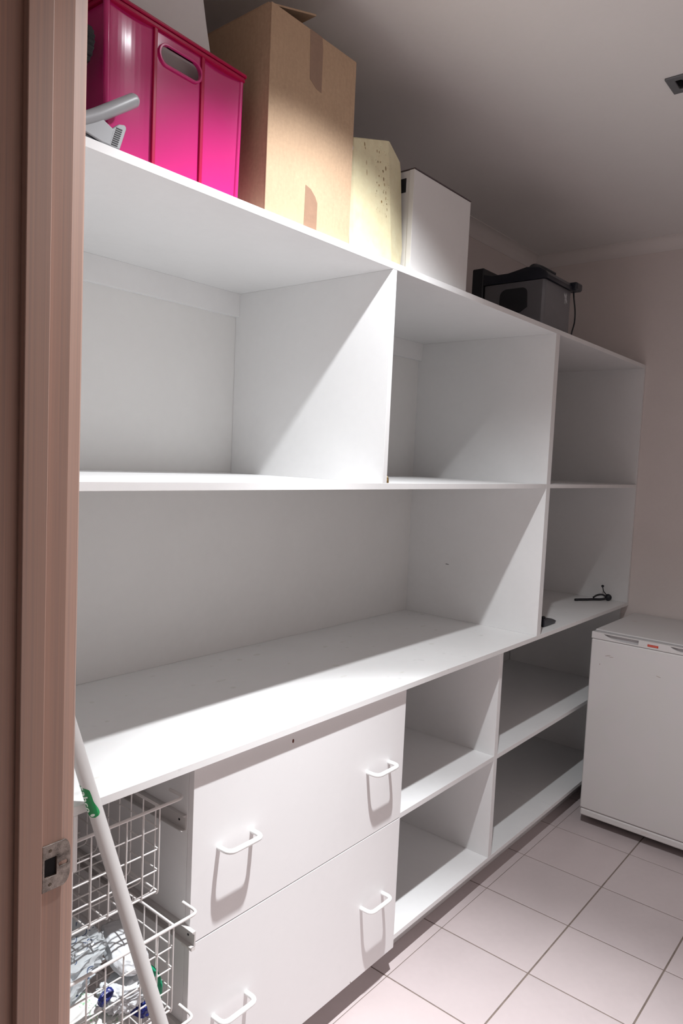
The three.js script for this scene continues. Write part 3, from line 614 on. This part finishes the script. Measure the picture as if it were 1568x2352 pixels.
// ------------------------------------------------------------------ fridge
{
  const f = thing('bar_fridge', 'small white bar fridge with scuffed door beside the base cabinets', 'fridge', [2.30, 0, 0.31]);
  const xf = 2.037, z0 = 0.036, z1 = 0.586;
  part(f, 'cabinet', box(xf + 0.048, X1 - 0.012, 0.03, 0.826, z0 + 0.002, z1 - 0.002, 0.006), M.fridge);
  part(f, 'worktop', box(xf + 0.044, X1 - 0.008, 0.8265, 0.8345, z0 - 0.001, z1 + 0.001, 0.004), M.fridge);
  const door = part(f, 'door', box(xf, xf + 0.042, 0.074, 0.802, z0, z1, 0.007), M.fridge);
  // top band with two finger scoops, section drawn in (z, y) and cut
  const s = new THREE.Shape(); s.moveTo(z0, 0.8035); s.lineTo(z1, 0.8035); s.lineTo(z1, 0.831); s.lineTo(z0, 0.831); s.closePath();
  const scoop = (a, b) => { const h = new THREE.Path(); h.moveTo(a, 0.8275); h.bezierCurveTo(a + 0.015, 0.8085, b - 0.05, 0.8075, b, 0.8085); h.lineTo(b + 0.002, 0.8275); h.closePath(); return h; };
  s.holes.push(scoop(0.086, 0.223)); s.holes.push(scoop(0.345, 0.50));
  const bg = new THREE.ExtrudeGeometry(s, { depth: 0.014, bevelEnabled: true, bevelSize: 0.001, bevelThickness: 0.001, bevelSegments: 1, bevelOffset: -0.001 });
  bg.rotateY(-Math.PI / 2).translate(xf + 0.0155, 0, 0); part(f, 'top_band', metric(bg), M.fridge);
  part(f, 'top_band_back', box(xf + 0.0145, xf + 0.042, 0.8035, 0.8305, z0, z1, 0.003), M.fridgeGrip, 'grey inside of the finger scoops');
  const cv = document.createElement('canvas'); cv.width = 256; cv.height = 64; const q = cv.getContext('2d'); q.fillStyle = '#c8412f'; q.fillRect(0, 0, 256, 64); q.fillStyle = '#e7a79c';
  for (let k = 0; k < 8; k++) q.fillRect(22 + k * 27, 26, 17, 12);
  const bt = new THREE.CanvasTexture(cv); bt.colorSpace = THREE.SRGBColorSpace;
  const bgm = new THREE.PlaneGeometry(0.041, 0.0085).rotateY(-Math.PI / 2).translate(xf - 0.0012, 0.8165, 0.2805);
  const badge = new THREE.BoxGeometry(0.0012, 0.0085, 0.041).translate(xf - 0.0005, 0.8165, 0.2805); badge; 
  part(f, 'badge', badge, mat({ map: bt, roughness: 0.4 }), 'small red badge');
  part(f, 'kick_strip', box(xf + 0.0015, xf + 0.044, 0.042, 0.0725, z0 + 0.0015, z1 - 0.0015, 0.008), M.fridge);
  part(f, 'base', box(xf + 0.085, X1 - 0.02, 0.003, 0.030, z0 + 0.012, z1 - 0.012, 0.001), M.black);
  for (const z of [z0 + 0.05, z1 - 0.05]) for (const x of [xf + 0.11, X1 - 0.06]) part(f, 'foot', cyl(V(x, 0.0005, z), V(x, 0.004, z), 0.018, 14), M.black);
  // stains on the door
  const stain = mat({ color: lin(0.36, 0.27, 0.23), roughness: 0.7 });
  for (const [z, y, a, b, r] of [[0.108, 0.742, 0.012, 0.0012, -0.25], [0.122, 0.739, 0.010, 0.0009, -0.1], [0.078, 0.700, 0.0014, 0.003, 0], [0.31, 0.70, 0.010, 0.001, 0.2]]) part(door, 'scuff', new THREE.SphereGeometry(1, 12, 8).scale(0.0002, b, a).rotateX(r).translate(xf, y, z), stain);
}

// ------------------------------------------------------------------ odds and ends
{
  const k = thing('black_clip', 'small black plastic clip lying on the worktop by the upright panel', 'clip', [1.80, YC, -0.055]);
  const s = new THREE.Shape(); s.moveTo(1.735, 0.004); s.lineTo(1.838, 0.004); s.quadraticCurveTo(1.852, 0.010, 1.848, 0.016); s.quadraticCurveTo(1.80, 0.034, 1.752, 0.036); s.lineTo(1.735, 0.034); s.closePath();
  part(k, 'body', extrude(s, 0.034, 0.005, 3).translate(0, YC - 0.0035, -0.076), M.blackGloss);
  part(k, 'knob', new THREE.SphereGeometry(0.008, 14, 8).scale(1.4, 0.7, 1).translate(1.758, YC + 0.034, -0.058), M.black);
  const t = thing('wire_tangle', 'tangled bit of black wire in the worktop corner by the end wall', 'wire', [2.50, YC, -0.10]);
  const y = YC + 0.006;
  part(t, 'lead', new THREE.TubeGeometry(new THREE.CatmullRomCurve3([V(2.395, y, -0.185), V(2.42, y + 0.001, -0.165), V(2.45, y, -0.150), V(2.475, y + 0.002, -0.125), V(2.505, y + 0.001, -0.105), V(2.53, y + 0.006, -0.082)]), 30, 0.0058, 8), M.black);
  part(t, 'plug', new THREE.SphereGeometry(0.015, 14, 10).scale(0.9, 1.1, 1.1).translate(2.535, YC + 0.017, -0.078), M.black);
  part(t, 'loop', new THREE.TubeGeometry(new THREE.CatmullRomCurve3([V(2.53, YC + 0.02, -0.085), V(2.51, YC + 0.03, -0.10), V(2.49, YC + 0.026, -0.118), V(2.475, YC + 0.016, -0.128)]), 20, 0.0045, 7), M.black);
  part(t, 'stalk', rod([V(2.53, YC + 0.025, -0.082), V(2.522, YC + 0.046, -0.098), V(2.518, YC + 0.068, -0.102)], 0.0024, 0.004, 6), M.black);
  part(t, 'tip', new THREE.SphereGeometry(0.0065, 10, 8).translate(2.518, YC + 0.070, -0.102), M.black);
  const h = thing('brass_hook', 'small brass hook on the shelf beside the upright divider', 'hook', [0.612, YM, -0.01]);
  part(h, 'barrel', cyl(V(0.6075, YM + 0.0005, -0.006), V(0.6085, YM + 0.014, -0.008), 0.0028, 14), M.brass);
  part(h, 'ring', new THREE.TorusGeometry(0.0055, 0.0016, 8, 20, Math.PI * 1.4).rotateY(0.7).translate(0.6085, YM + 0.0125, -0.010), M.brass);
}

renderer.render(scene, camera);
